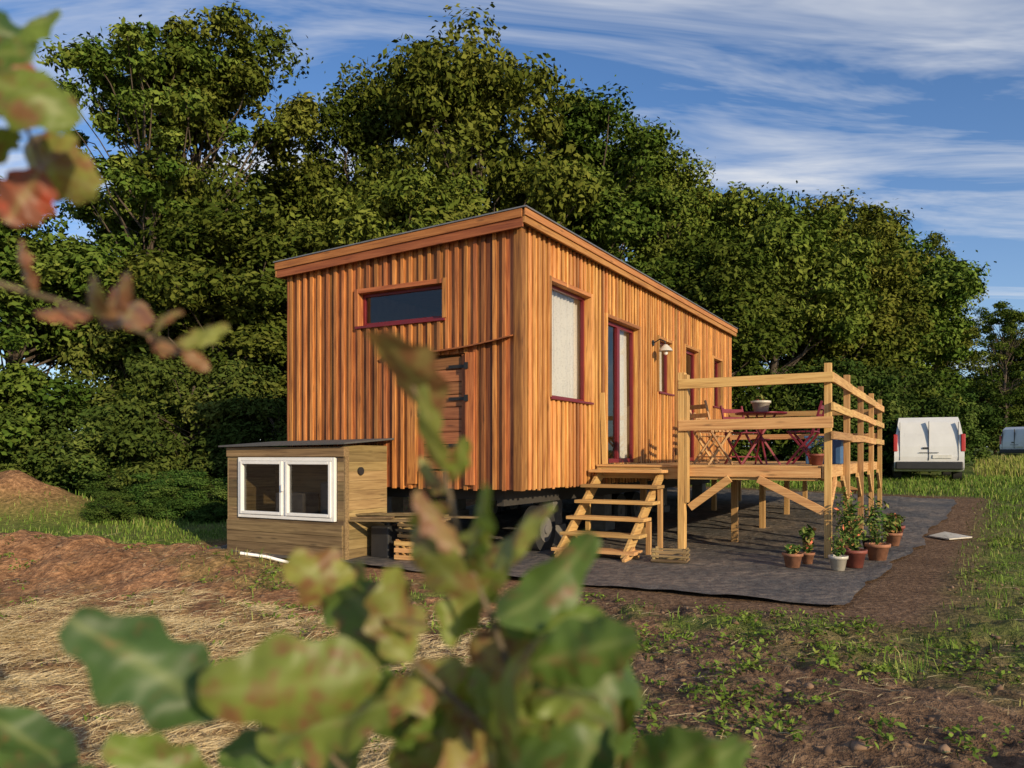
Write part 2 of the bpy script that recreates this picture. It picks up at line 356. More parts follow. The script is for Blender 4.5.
m=14;sp_=np.repeat(r.uniform(.02,.065,len(wx)),m);cx=np.repeat(wx,m)+r.normal(size=len(wx)*m)*sp_;cy=np.repeat(wy,m)+r.normal(size=len(wx)*m)*sp_
C=np.stack([cx,cy,height(cx,cy)+.01+.05*r.random(len(cx))*(sp_/.05)],-1);Nm=np.array([0,0,1.])+r.normal(size=C.shape)*.5
v,f=quads_leaves(C,Nm,.010+.018*r.random(len(C)),r,.45)
add('weeds',np_mesh('weeds',v,f,r.random(len(f))*.8,mats=[M_grass]))
# ------------------------------------------------------------ trees
def tree_mesh(name,seed,H,R,base,ncl,lpc,ls,mat,crad=(.45,1.05),trunk=.2,lobes=.75,lt=.25):
    q=np.random.default_rng(seed);mb=MB()
    ph=q.random(6)*6.28
    nb=13;bz=q.random(nb)**.8;ba=q.random(nb)*6.283+np.arange(nb)*2.4
    B=[]
    for i in range(nb):
        prof=math.sqrt(max(.05,1-((bz[i]-.45)/.64)**2));B.append((math.cos(ba[i])*R*.6*prof,math.sin(ba[i])*R*.6*prof,base+(H-base)*(.08+.82*bz[i]),R*q.uniform(.36,.58)))
    B.append((R*.1,0,H-R*.48,R*.48));B.append((-R*.35,R*.1,H-R*.8,R*.5));B.append((R*.4,-R*.1,H-R*.9,R*.5));B=np.array(B);bt=q.random(len(B))
    cs=[];ct=[]
    while len(cs)<ncl:
        if q.random()<lobes:
            bi=q.integers(len(B));b=B[bi];d=q.normal(size=3);d/=np.linalg.norm(d);rr=b[3]*q.random()**.35;cr=q.uniform(*crad)*.85
            p=b[:3]+d*np.array([1,1,.75])*(rr-cr*.25);cs.append((p[0],p[1],min(max(p[2],base*.8),H-cr*.6),cr));ct.append(.5*bt[bi]+.5*q.random())
        else:
            zf=q.random();an=q.random()*6.283;prof=math.sqrt(max(.03,1-((zf-.45)/.6)**2))
            rad=R*prof*(1+.2*math.sin(2*an+ph[0]+3*zf));rr=rad*(.15+.7*q.random()**.5);cr=q.uniform(*crad)*1.15
            cs.append((math.cos(an)*rr,math.sin(an)*rr,base+(H-base-cr)*zf,cr));ct.append(q.random()*.6)
    cs=np.array(cs);ct=np.array(ct);n=ncl*lpc;ci=np.repeat(np.arange(ncl),lpc)
    d=q.normal(size=(n,3));d/=np.linalg.norm(d,axis=1,keepdims=True)
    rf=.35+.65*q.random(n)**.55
    rad=cs[ci,3]*rf*(1+.3*np.sin(d[:,0]*5+ci)*np.cos(d[:,1]*4+ci*2))
    P=cs[ci,:3]+d*rad[:,None]*np.array([1,1,.62])
    kk=q.random(n)<.1;P[kk]+=d[kk]*(cs[ci[kk],3]*.5*q.random(kk.sum()))[:,None]
    Nm=d*.8+np.array([0,0,.6])+q.normal(size=(n,3))*.6
    v,f=quads_leaves(P,Nm,ls*(.55+.9*q.random(n)),q,.5)
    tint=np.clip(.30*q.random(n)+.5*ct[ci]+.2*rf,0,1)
    tp=[(0,0,-.4)];
    for i in range(1,7): tp.append((tp[-1][0]+q.normal()*.14,tp[-1][1]+q.normal()*.14,H*.82*i/6))
    mb.path(tp,[trunk*(1.25-.19*i) if i<6 else .03 for i in range(7)],8)
    for i in range(0,ncl,max(1,ncl//50)):
        c=cs[i];z0=max(base*.6,c[2]*.72-.3);k=min(5,max(0,int(z0/(H*.82)*6)));f0=(z0/(H*.82)*6)-k
        a0=Vector(tp[k]).lerp(Vector(tp[min(6,k+1)]),min(1,f0));e=Vector(c[:3]);m1=a0.lerp(e,.35)+Vector(q.normal(size=3)*.15);m2=a0.lerp(e,.7)+Vector(q.normal(size=3)*.18)+Vector((0,0,.12))
        mb.path([a0,m1,m2,e],[trunk*lt,trunk*lt*.7,trunk*lt*.4,.012],5)
    tv=np.array(mb.v);tf=[x for x in mb.f if len(x)==4]
    V=np.concatenate([v,tv]);F=np.concatenate([f,np.array(tf)+len(v)])
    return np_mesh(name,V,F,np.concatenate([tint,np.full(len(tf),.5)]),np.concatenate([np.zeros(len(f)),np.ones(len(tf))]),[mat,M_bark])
TA=tree_mesh('oak_crown',1,12.5,3.3,1.6,190,330,.095,M_leaf,(.5,1.1))
TB=tree_mesh('beech_crown',2,12.5,2.7,1.2,180,320,.085,M_leaf,(.4,.9))
TC=tree_mesh('chestnut_crown',3,10,3.4,.7,180,330,.095,M_leaf,(.45,1.0))
TD=tree_mesh('sparse_crown',4,12.5,3.2,3.,100,240,.08,M_leaf,(.28,.62),trunk=.15)
TF=tree_mesh('ash_crown',9,12.5,3.0,1.4,190,320,.08,M_leaf,(.4,.9))
TE=tree_mesh('shrub_crown',5,3.4,2.0,.1,55,420,.062,M_bush,(.3,.65),trunk=.06,lobes=.5)
def tree(nm,me,x,y,top,r,bh,br,rz):
    z=float(height(x,y))-.1;h=top-z
    return add(nm,me,locn=(x,y,z),rz=rz,sc=(r/br,r/br,h/bh))
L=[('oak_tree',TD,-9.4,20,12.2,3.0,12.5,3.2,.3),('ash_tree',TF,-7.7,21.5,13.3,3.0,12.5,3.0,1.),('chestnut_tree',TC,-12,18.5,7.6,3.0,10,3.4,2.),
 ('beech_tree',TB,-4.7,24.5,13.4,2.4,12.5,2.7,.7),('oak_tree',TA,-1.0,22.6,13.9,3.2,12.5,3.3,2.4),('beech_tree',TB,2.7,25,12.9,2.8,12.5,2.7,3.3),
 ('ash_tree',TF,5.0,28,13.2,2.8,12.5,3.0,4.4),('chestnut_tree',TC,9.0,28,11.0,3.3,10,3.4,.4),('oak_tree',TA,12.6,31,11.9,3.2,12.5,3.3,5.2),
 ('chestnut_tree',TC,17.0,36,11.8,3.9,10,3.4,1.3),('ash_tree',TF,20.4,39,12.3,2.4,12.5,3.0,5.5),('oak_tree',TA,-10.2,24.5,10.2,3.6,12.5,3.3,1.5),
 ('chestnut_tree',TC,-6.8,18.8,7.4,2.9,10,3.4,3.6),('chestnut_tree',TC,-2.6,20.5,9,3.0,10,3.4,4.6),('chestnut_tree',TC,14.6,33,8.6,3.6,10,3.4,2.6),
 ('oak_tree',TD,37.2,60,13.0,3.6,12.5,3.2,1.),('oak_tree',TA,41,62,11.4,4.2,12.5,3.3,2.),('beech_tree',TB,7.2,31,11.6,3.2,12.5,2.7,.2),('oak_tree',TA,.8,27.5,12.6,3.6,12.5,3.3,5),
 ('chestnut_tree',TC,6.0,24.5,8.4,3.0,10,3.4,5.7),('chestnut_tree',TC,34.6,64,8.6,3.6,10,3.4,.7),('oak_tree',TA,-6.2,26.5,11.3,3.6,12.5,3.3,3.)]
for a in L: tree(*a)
for i,(x,y,h,rr) in enumerate([(-15,19.5,3.3,2.2),(-12.6,18.6,2.6,1.9),(-10.6,18.2,3.0,2.0),(-8.3,17.2,2.2,1.8),(-6.6,17,3.2,2.0),(-5.0,16.3,2.4,1.7),(-8.8,19.4,5,2.6),
  (9.2,24.5,3.8,2.3),(11.6,26.5,3.6,2.2),(13.4,28.5,4,2.4),(15.6,31,3.4,2.1),(17.8,33.5,3.4,2.1),(19.6,36,3.0,1.9),(20.6,38.5,3.2,1.7),(23.4,47,4.5,2.3),(28.4,57,6,3.4),(33.5,61,5.5,4),(38,62,5.5,4),(43,64,6,4.2)]):
    z=float(height(x,y))-.15;add('shrub',TE,locn=(x,y,z),rz=i*1.7,sc=(rr/2,rr/2,h/3.4))
r=np.random.default_rng(33)
for i in range(13):
    y=r.uniform(13.8,16.5);x=-r.uniform(.30,.52)*y;z=float(height(x,y))-.05;s_=r.uniform(.15,.34);add('bramble',TE,locn=(x,y,z),rz=i*2.1,sc=(s_*1.3,s_*1.3,s_*.8))
r=np.random.default_rng(31);n=16000;y=r.uniform(26,44,n);x=.585*y+r.random(n)*y*.15;k=(r.random(n)<sm(.35,.6,fbm(x*.8,y*.5,3,2)+.05));x=x[k];y=y[k];n=len(x)
blades('tall_dry_grass',x,y,.12+.42*r.random(n)**1.5,.008+.008*r.random(n),r.uniform(0,.8,n),M_grass,r.uniform(.6,1,n))
# ------------------------------------------------------------ cabin
cab=empty('wooden_cabin',(CX,CY,0),-A)
WZ0=.88
def ztop(x): return 4.17+.043*x
def clad(mb,a0,a1,z0,zt,ops,put,pitch=.128,bw=.05,seed=1):
    q=np.random.default_rng(seed);e=[a0]
    while e[-1]<a1-.04:e.append(min(a1,e[-1]+pitch*q.uniform(.85,1.15)))
    if a1-e[-1]>1e-4:e.append(a1)
    def strip(b0,b1,d0,d1,tint,ztrim=0):
        ed=sorted(set([b0,b1]+[v for o in ops for v in(o[0],o[1]) if b0<v<b1]))
        for c0,c1 in zip(ed[:-1],ed[1:]):
            if c1-c0<.004:continue
            m=(c0+c1)/2;segs=[(z0,zt(m))]
            for o in ops:
                if o[0]<=m<=o[1]:
                    ns=[]
                    for s0,s1 in segs:
                        if o[3]<=s0 or o[2]>=s1:ns.append((s0,s1))
                        else:
                            if o[2]>s0:ns.append((s0,o[2]))
                            if o[3]<s1:ns.append((o[3],s1))
                    segs=ns
            for s0,s1 in segs: put(mb,c0,c1,d0,d1,s0+(ztrim if s0==z0 else 0),s1,tint)
    for b0,b1 in zip(e[:-1],e[1:]): strip(b0,b1,-.10,q.uniform(-.003,.003),float(np.clip(q.normal(.42,.30),0,1)))
    for b in e[1:-1]: strip(b-bw/2*q.uniform(.8,1.2),b+bw/2,.006,q.uniform(.026,.038),float(np.clip(q.normal(.6,.28),0,1)),-q.uniform(0,.02))
def putL(mb,s0,s1,d0,d1,z0,z1,t): mb.box(-s1,-s0,-d1,-d0,z0,z1,t)
def putR(mb,t0,t1,d0,d1,z0,z1,t): mb.box(d0,d1,t0,t1,z0,z1,t)
LW=3.73;LL=10.1
opsL=[(1.1,2.46,3.02,3.46),(.75,1.5,1.10,2.56)]
opsR=[(.76,2.02,2.04,3.52),(2.62,3.98,1.18,3.34),(4.96,5.70,2.40,3.32),(6.5,7.42,1.18,3.36),(8.5,9.22,2.34,3.36)]
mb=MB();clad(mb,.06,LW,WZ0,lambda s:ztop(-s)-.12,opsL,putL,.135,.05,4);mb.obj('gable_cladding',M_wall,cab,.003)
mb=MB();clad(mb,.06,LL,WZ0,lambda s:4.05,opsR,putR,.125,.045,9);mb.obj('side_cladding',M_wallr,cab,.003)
mb=MB();mb.box(-.075,.038,-.038,.059,WZ0-.01,4.05,.25);mb.box(-LW-.03,-LW-.001,-.03,.1,WZ0,ztop(-LW)-.12,.3);mb.obj('corner_boards',M_wall,cab,.004)
mb=MB();mb.box(-LW,-LW+.09,.11,LL,WZ0,3.88);mb.box(-LW+.1,-.11,LL-.1,LL-.005,WZ0,3.95);mb.box(-LW+.1,-.11,.101,LL-.11,WZ0,WZ0+.2);mb.obj('rear_walls_and_floor',M_int,cab)
mb=MB();mb.box(-LW+.2,-LW+.3,.3,LL-.3,WZ0-.22,WZ0-.003);mb.box(-.5,-.4,.3,LL-.3,WZ0-.22,WZ0-.003)
for tt in np.arange(.35,LL,1.2): mb.box(-LW+.31,-.51,tt,tt+.08,WZ0-.15,WZ0-.004)
mb.obj('chassis_beams',M_dark,cab)
mb=MB()
for tt in(2.0,3.9,6.8,9.6):
    for ww in(-LW+.25,-.6): mb.box(ww-.16,ww+.16,tt-.2,tt+.2,-.05,.3);mb.box(ww-.12,ww+.12,tt-.15,tt+.15,.302,WZ0-.222)
mb.obj('support_blocks',M_conc,cab,.01)
mb=MB();rm=MB()
for tt in(1.15,4.9,5.7):
    for ww in(-.35 if tt<2 else -.75,-LW+.35):
        mb.cyl((ww-.1,tt,.31),(ww+.1,tt,.31),.31,n=28);rm.cyl((ww+.101,tt,.31),(ww+.112,tt,.31),.17,n=20);rm.cyl((ww+.113,tt,.31),(ww+.13,tt,.31),.06,n=12)
mb.obj('trailer_wheels',M_tire,cab,.02);rm.obj('wheel_rims',M_conc,cab)
ov=.13;OE=.0
def roofprism(mb,x0,x1,y0,y1,dz0,dz1,t=.5):
    mb.hexa([(x0,y0,ztop(x0)+dz0),(x1,y0,ztop(x1)+dz0),(x1,y1,ztop(x1)+dz0),(x0,y1,ztop(x0)+dz0),(x0,y0,ztop(x0)+dz1),(x1,y0,ztop(x1)+dz1),(x1,y1,ztop(x1)+dz1),(x0,y1,ztop(x0)+dz1)],t)
mb=MB();roofprism(mb,-LW-ov+.03,ov-.03,-ov+.03,LL+OE-.01,-.115,-.005);mb.obj('roof_deck',M_int,cab)
mb=MB();roofprism(mb,-LW-ov,ov-.031,-ov,-ov+.028,-.20,.0,.4);roofprism(mb,-LW-ov-.02,ov-.031,-ov-.022,-ov-.001,-.09,.012,.75);mb.obj('front_fascia',M_fasc_x,cab,.004)
mb=MB();mb.box(ov-.03,ov,-ov,LL+OE,ztop(0)-.15,ztop(0)+.002,.5);mb.box(ov+.001,ov+.022,-ov-.02,LL+OE,ztop(0)-.07,ztop(0)+.012,.7)
mb.box(-LW-ov-.03,-LW-ov-.001,-ov,LL+OE,ztop(-LW)-.19,ztop(-LW),.5);mb.obj('side_fascia',M_fasc_y,cab,.004)
mb=MB();roofprism(mb,-LW-ov-.035,ov+.035,-ov-.035,LL+OE+.02,.014,.03);mb.obj('roof_sheet',M_zinc,cab)
fr=MB();gl=MB()
def pane(x,t0,t1,z0,z1): gl.quad([(x,t0,z0),(x,t1,z0),(x,t1,z1),(x,t0,z1)])
def winR(t0,t1,z0,z1,mull=0,dep=-.07,fw=.04,sill=True):
    d0,d1=dep-.05,dep
    fr.box(d0,d1,t0,t0+fw,z0,z1);fr.box(d0,d1,t1-fw,t1,z0,z1);fr.box(d0,d1,t0+fw,t1-fw,z1-fw,z1);fr.box(d0,d1,t0+fw,t1-fw,z0,z0+fw)
    for i in range(mull):
        m=t0+(t1-t0)*(i+1)/(mull+1);fr.box(d0+.002,d1+.008,m-fw*.8,m+fw*.8,z0+fw,z1-fw)
    pane(dep-.03,t0+fw*.5,t1-fw*.5,z0+fw*.5,z1-fw*.5)
    if sill: fr.box(-.09,.06,t0-.04,t1+.04,z0-.03,z0-.001)
winR(.76,2.02,2.04,3.52);winR(4.96,5.70,2.40,3.32);winR(8.5,9.22,2.34,3.36)
winR(2.62,3.98,1.18,3.34,1,fw=.065,sill=False);winR(6.5,7.42,1.18,3.36,0,fw=.07,sill=False)
d=.07
fr.box(-2.46,-2.42,d,d+.05,3.02,3.46);fr.box(-1.14,-1.1,d,d+.05,3.02,3.46);fr.box(-2.42,-1.14,d,d+.05,3.42,3.46);fr.box(-2.42,-1.14,d,d+.05,3.02,3.07)
gl.quad([(-2.43,d+.025,3.05),(-1.13,d+.025,3.05),(-1.13,d+.025,3.43),(-2.43,d+.025,3.43)]);fr.box(-2.5,-1.06,-.055,.09,2.985,3.019)
fr.obj('red_window_frames',M_red,cab,.004);gl.obj('window_glass',M_glass,cab)
mb=MB()
def surR(t0,t1,z0,z1):
    mb.box(-.05,.042,t0-.055,t0-.001,z0,z1+.055);mb.box(-.05,.042,t1+.001,t1+.055,z0,z1+.055)
for o in opsR:surR(*o)
mb.obj('side_surrounds_upright',M_wallr,cab,.003)
mb=MB();mb.box(-2.52,-2.461,-.042,.05,3.02,3.52);mb.box(-1.099,-1.04,-.042,.05,3.02,3.52)
mb.box(-.749,-.62,-.055,.05,WZ0+.05,2.56,.8);mb.box(-1.63,-1.501,-.055,.05,WZ0+.05,2.56,.75)
mb.obj('gable_surrounds_upright',M_wall,cab,.003)
mb=MB();mb.box(-2.459,-1.101,-.036,.05,3.461,3.52)
mb.obj('opening_surround_head',M_fasc_x,cab,.003)
mb=MB()
for o in opsR: mb.box(-.05,.036,o[0]+.001,o[1]-.001,o[3]+.001,o[3]+.053)
mb.obj('opening_surround_heads_side',M_fasc_y,cab,.003)
mb=MB();z=1.12
while z<2.5: mb.box(-1.497,-.753,.018,.045,z,min(z+.150,2.55));z+=.157
mb.obj('utility_door_planks',M_doorw,cab,.006)
mb=MB();mb.box(-1.499,-1.42,-.004,.0175,1.105,2.55,.4);mb.box(-.83,-.752,-.004,.0175,1.105,2.55,.4);mb.obj('utility_door_stiles',M_wall,cab,.003)
mb=MB()
for zz in(1.40,1.98,2.38): mb.box(-1.02,-.74,-.012,-.0045,zz,zz+.04);mb.box(-.75,-.70,-.075,-.056,zz-.02,zz+.06)
mb.box(-1.47,-1.43,-.03,-.005,1.8,1.90);mb.obj('door_hinges_and_latch',M_blackm,cab)
mb=MB()
for i in range(8):
    s0=.08+i*.235;s1=s0+.235;zz=lambda s:2.665-.06*(s-.08)+.05*((s-1.)/.9)**2
    mb.hexa([(-s1,-.12,zz(s1)-.015),(-s0,-.12,zz(s0)-.015),(-s0,.0,zz(s0)+.01),(-s1,.0,zz(s1)+.01),(-s1,-.12,zz(s1)),(-s0,-.12,zz(s0)),(-s0,.0,zz(s0)+.03),(-s1,.0,zz(s1)+.03)],.3)
mb.obj('door_rain_canopy',M_fasc_x,cab)
def curt(t0,t1,z0,z1,name,d=-.2):
    n=80;v=[];f=[]
    for i in range(n+1):
        tt=t0+(t1-t0)*i/n;dx=d+.032*math.sin(i*.9)+.014*math.sin(i*2.3)
        v+= [(dx*.6+d*.4,tt,z1),(dx,tt,(z0+z1)/2),(dx+.012*math.sin(i*1.7),tt,z0)]
    for i in range(n):
        b=3*i;f+=[(b,b+3,b+4,b+1),(b+1,b+4,b+5,b+2)]
    m=bpy.data.meshes.new(name);m.from_pydata(v,[],f);m.polygons.foreach_set('use_smooth',[True]*len(f));m.materials.append(M_curt);add(name,m,cab)
curt(1.02,2.15,2.0,3.6,'lace_curtain');curt(3.5,3.95,1.25,3.35,'door_curtain')
curt(5.2,5.75,2.3,3.4,'small_window_curtain')
mb=MB();mb.cyl((.03,4.62,3.2),(.05,4.62,3.2),.05,n=14);mb.path([(.05,4.62,3.2),(.16,4.62,3.26),(.24,4.62,3.22),(.26,4.62,3.16)],[.010]*4,8);mb.obj('lamp_bracket',M_blackm,cab)
mb=MB();mb.lathe((.26,4.62,3.05),[(.12,.0),(.10,.04),(.05,.09),(.03,.11),(0,.115)],20);mb.obj('lamp_shade',M_cream,cab)
mb=MB();mb.lathe((.26,4.62,2.98),[(0,0),(.03,.015),(.038,.04),(.03,.07),(.02,.09)],14);mb.obj('lamp_bulb',M_white,cab)
mb=MB();mb.beam((.10,2.36,1.17),(.055,2.36,2.2),.07,.028,.9);mb.obj('leaning_batten',M_dz,cab)
# ------------------------------------------------------------ deck
dk=empty('wooden_deck',(CX,CY,0),-A)
DZ=1.165;DT0,DT1,DW=2.17,9.85,3.06
mb=MB();tt=DT0
while tt<DT1-.05: mb.box(.045,DW+RNG.uniform(-.01,.01),tt,tt+.135,DZ-.028,DZ+RNG.uniform(-.002,.002));tt+=.141
mb.obj('deck_boards',M_dx,dk,.003)
mb=MB();mb.box(.045,DW-.04,DT0+.02,DT0+.065,DZ-.19,DZ-.031,.5);mb.box(.045,DW-.04,DT1-.06,DT1-.02,DZ-.19,DZ-.031,.5);mb.box(1.36,DW+.0,DT0-.022,DT0+.018,DZ-.15,DZ-.03,.8)
mb.obj('rim_joists_cross',M_dx,dk,.003)
mb=MB()
for w in(.06,.55,1.05,1.55,2.05,2.55,3.0): mb.box(w,w+.045,DT0+.07,DT1-.065,DZ-.17,DZ-.032)
mb.box(DW+.012,DW+.04,DT0-.02,DT1,DZ-.16,DZ-.005,.7)
mb.obj('joists',M_dy,dk,.003)
PT=[2.17,4.1,6.0,7.9,9.8]
def gz(w,t):
    x,y=wor(w,t);return float(height(x,y))
mb=MB()
for t_ in PT: mb.box(DW+.041,DW+.125,t_-.042,t_+.042,gz(DW,t_)-.02,2.44+RNG.uniform(-.02,.02))
mb.box(1.28,1.37,DT0-.05-.09,DT0-.025,gz(1.3,2.1)-.02,2.40,.75);mb.box(1.372,1.412,DT0-.14,DT0-.024,DZ-.5,2.37,.35)
for t_ in(3.4,5.3,7.5,9.6):
    for w in(.25,1.65): mb.box(w,w+.09,t_,t_+.09,gz(w,t_)-.02,DZ-.175,.2)
mb.obj('posts',M_dz,dk,.004)
mb=MB()
mb.beam((1.3,DT0-.165,2.24),(DW+.16,DT0-.165+.03,2.25),.035,.125,.9);mb.beam((1.3,DT0-.16,1.69),(DW+.16,DT0-.16,1.70),.04,.14,.8)
mb.beam((DW+.04,DT0-.05,.60),(DW-.75,DT0-.05,DZ-.17),.045,.10,.8);mb.beam((1.42,DT0-.05,.60),(1.95,DT0-.05,DZ-.17),.045,.10,.7)
mb.beam((DW+.03,5.95,.7),(DW-.7,5.95,DZ-.18),.045,.09,.4)
mb.obj('front_rails_and_braces',M_dx,dk,.004)
mb=MB()
for z,h in((2.25,.12),(1.90,.10),(1.55,.10)):
    for i in range(4): mb.beam((DW+.145,PT[i]-(.1 if i==0 else -.002),z+RNG.normal()*.006),(DW+.145,PT[i+1]+(.1 if i==3 else 0),z+RNG.normal()*.006),.035,h)
mb.beam((DW+.085,DT0+.04,.6),(DW+.085,DT0+.65,DZ-.18),.045,.09,.8)
for t_ in PT[1:]: mb.beam((DW+.085,t_-.04,.65),(DW+.085,t_-.55,DZ-.18),.045,.09,.6)
mb.obj('side_rails',M_dy,dk,.004)
mb=MB();mb.beam((.06,PT[-1],2.2),(DW+.04,PT[-1],2.2),.035,.11);mb.beam((.06,PT[-1],1.7),(DW+.04,PT[-1],1.7),.035,.11);mb.obj('end_rails',M_dx,dk,.004)
# stairs
stt=empty('wooden_stairs',(CX,CY,0),-A)
mb=MB();TR=[(1.10,2.02),(.90,1.78),(.70,1.55),(.50,1.32),(.31,1.10),(.13,.88)]
for i,(z,t_) in enumerate(TR): mb.box(.06-.015*(i%2),1.12+.02*(i%3),t_-.16,t_+.13,z-.042,z)
mb.obj('treads',M_dx,stt,.005)
mb=MB()
for w in(.13,1.02): 
    mb.beam((w,.72,.0),(w,2.14,1.13-.08),.045,.16,.5)
    mb.beam((w+.05,.60,.01),(w+.05,.95,.13),.04,.09,.7)
mb.obj('stringers',M_dy,stt,.004)
mb=MB()
for w in(.06,1.1):
    for t_,z in((.95,.08),(1.4,.45),(1.85,.85)): mb.box(w-.03,w+.03,t_-.03,t_+.03,0.0,z)
mb.obj('stair_legs',M_dz,stt,.003)
# ------------------------------------------------------------ small garden shed
sh=empty('garden_shed',(CX,CY,0),-A)
T1=-.9;S0,S1=1.95,3.95
mb=MB();z=.02
while z<1.36:
    z1=min(z+.118,1.36)
    if z1<=.47 or z>=1.28: mb.box(-S1,-S0,T1,T1+.022,z,z1)
    else: mb.box(-S1,-3.76,T1,T1+.022,z,z1);mb.box(-2.05,-S0,T1,T1+.022,z,z1)
    z+=.12
mb.box(-3.76,-2.05,T1,T1+.021,.44,.475)
mb.box(-S1-.01,-S0+.03,T1-.028,T1-.002,1.28,1.40,.8)
for k in range(3): mb.box(-S1,-S0,T1-.025-.003*k,T1-.002,.03+.14*k,.165+.14*k,.3+.15*k)
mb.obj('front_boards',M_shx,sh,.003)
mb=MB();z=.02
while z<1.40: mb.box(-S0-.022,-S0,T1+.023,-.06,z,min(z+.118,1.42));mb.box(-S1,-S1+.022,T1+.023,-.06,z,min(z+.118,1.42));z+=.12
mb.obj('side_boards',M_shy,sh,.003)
mb=MB();mb.box(-S1+.03,-S0-.03,T1+.03,-.07,.03,.06)
mb.box(-S0+.002,-S0+.03,T1+.0,T1+.07,.02,1.4,.7);mb.box(-S1-.02,-S1-.002,T1,T1+.07,.02,1.4);mb.box(-S1+.03,-S0-.03,-.1,-.075,.03,1.4);mb.obj('frame_and_floor',M_shx,sh,.003)
mb=MB();
mb.hexa([(-S1-.08,T1-.1,1.405),(-S0+.1,T1-.1,1.43),(-S0+.1,-.04,1.50),(-S1-.08,-.04,1.475),(-S1-.08,T1-.1,1.425),(-S0+.1,T1-.1,1.45),(-S0+.1,-.04,1.52),(-S1-.08,-.04,1.495)]);mb.obj('roof_felt',M_felt,sh)
wf=MB();wg=MB()
a,b,z0,z1=-3.74,-2.07,.485,1.27;y0,y1=T1-.03,T1+.03;f_=.045
wf.box(a,a+f_,y0,y1,z0,z1);wf.box(b-f_,b,y0,y1,z0,z1);wf.box(a+f_,b-f_,y0,y1,z1-f_,z1);wf.box(a+f_,b-f_,y0,y1,z0,z0+f_)
m=(a+b)/2;wf.box(m-.025,m+.025,y0+.001,y1,z0+f_,z1-f_)
for c0,c1 in((a+f_,m-.025),(m+.025,b-f_)):
    g_=.04;k0,k1=c0+.003,c1-.003;q0,q1=z0+f_+.003,z1-f_-.003;yy=y0-.018
    wf.box(k0,k0+g_,yy,y1-.01,q0,q1);wf.box(k1-g_,k1,yy,y1-.01,q0,q1);wf.box(k0+g_,k1-g_,yy,y1-.01,q1-g_,q1);wf.box(k0+g_,k1-g_,yy,y1-.01,q0,q0+g_)
    wg.quad([(k0+g_-.005,T1-.003,q0+g_-.005),(k1-g_+.005,T1-.003,q0+g_-.005),(k1-g_+.005,T1-.003,q1-g_+.005),(k0+g_-.005,T1-.003,q1-g_+.005)])
wf.box(m-.012,m+.012,y0-.05,y0-.019,.84,.93)
wf.obj('white_window_frame',M_white,sh,.006);wg.obj('shed_glass',M_glass,sh)
mb=MB();mb.box(-3.4,-2.9,-.6,-.3,.06,.8);mb.box(-2.7,-2.3,-.5,-.3,.06,.95);mb.obj('stored_boxes',M_conc,sh,.02)
mb=MB();mb.cyl((-S0+.003,T1+.3,1.1),(-S0+.03,T1+.3,1.1),.05,n=16);mb.obj('vent',M_black,sh)
# ------------------------------------------------------------ clutter by the cabin
def crate(nm,w,t_,z,L_,W_,H_,rz=0,m1=None,m2=None):
    x,y=wor(w,t_);e=empty(nm,(x,y,z),-A+rz);a=MB();b=MB()
    for k in range(3):
        zz=.01+k*H_/3
        a.box(-L_/2,L_/2,-W_/2,-W_/2+.012,zz,zz+H_/3-.03);a.box(-L_/2,L_/2,W_/2-.012,W_/2,zz,zz+H_/3-.03)
        a.box(-L_/2,-L_/2+.012,-W_/2+.013,W_/2-.013,zz,zz+H_/3-.03);a.box(L_/2-.012,L_/2,-W_/2+.013,W_/2-.013,zz,zz+H_/3-.03)
    a.box(-L_/2+.013,L_/2-.013,-W_/2+.013,W_/2-.013,0,.012)
    for sx in(-1,1):
        for sy in(-1,1): b.box(sx*(L_/2-.013),sx*(L_/2-.045),sy*(W_/2-.013),sy*(W_/2-.045),.013,H_)
    a.obj('slats',m1 or M_dx,e,.002);b.obj('corner_posts',m2 or M_dz,e,.002)
crate('wooden_crate',-1.22,-.42,.03,.42,.34,.25,.15);crate('wooden_crate',-1.2,-.40,.29,.40,.32,.2,-.1,M_shx,M_shy);crate('wooden_crate',-.75,-.1,.03,.45,.3,.22,.3,M_shx,M_shy);crate('wooden_crate',1.55,.9,.03,.42,.28,.16,.15,M_shx,M_shy)
x,y=wor(-1.62,-.45);e=empty('lumber_stack',(x,y,0),-A);a=MB()
for k in range(9):
    yy=-.22+.055*k+RNG.normal()*.02;a.beam((-.36+RNG.normal()*.12,yy-.15,.50+.028*(k%3)),(.72+RNG.normal()*.2,yy+RNG.normal()*.1,.53+.03*(k%3)+RNG.normal()*.015),.10,.022)
a.obj('planks',M_shx,e,.002)
x,y=wor(-1.70,-.35);e=empty('water_canister',(x,y,0),-A);a=MB();a.box(-.14,.14,-.18,.15,.02,.42);a.cyl((0,0,.42),(0,0,.47),.05);a.box(-.12,.12,-.02,.02,.44,.48);a.obj('canister_body',M_black,e,.03)
hz=lambda x,y:float(height(x,y))
e=empty('drain_pipe',(0,0,0),0);a=MB();a.path([(-2.85,8.28,hz(-2.85,8.28)+.02),(-2.6,8.36,hz(-2.6,8.36)+.05),(-2.35,8.5,hz(-2.35,8.5)+.03),(-2.1,8.9,hz(-2.1,8.9)+.01)],[.017]*4,12);a.obj('pipe',M_white,e)
e=empty('white_board',(6.75,12.2,hz(6.75,12.2)),.4);a=MB();a.hexa([(-.25,-.2,.01),(.25,-.2,.02),(.22,.25,.05),(-.2,.2,.02),(-.25,-.2,.03),(.25,-.2,.04),(.22,.25,.08),(-.2,.2,.04)]);a.obj('board',M_cream,e,.003)
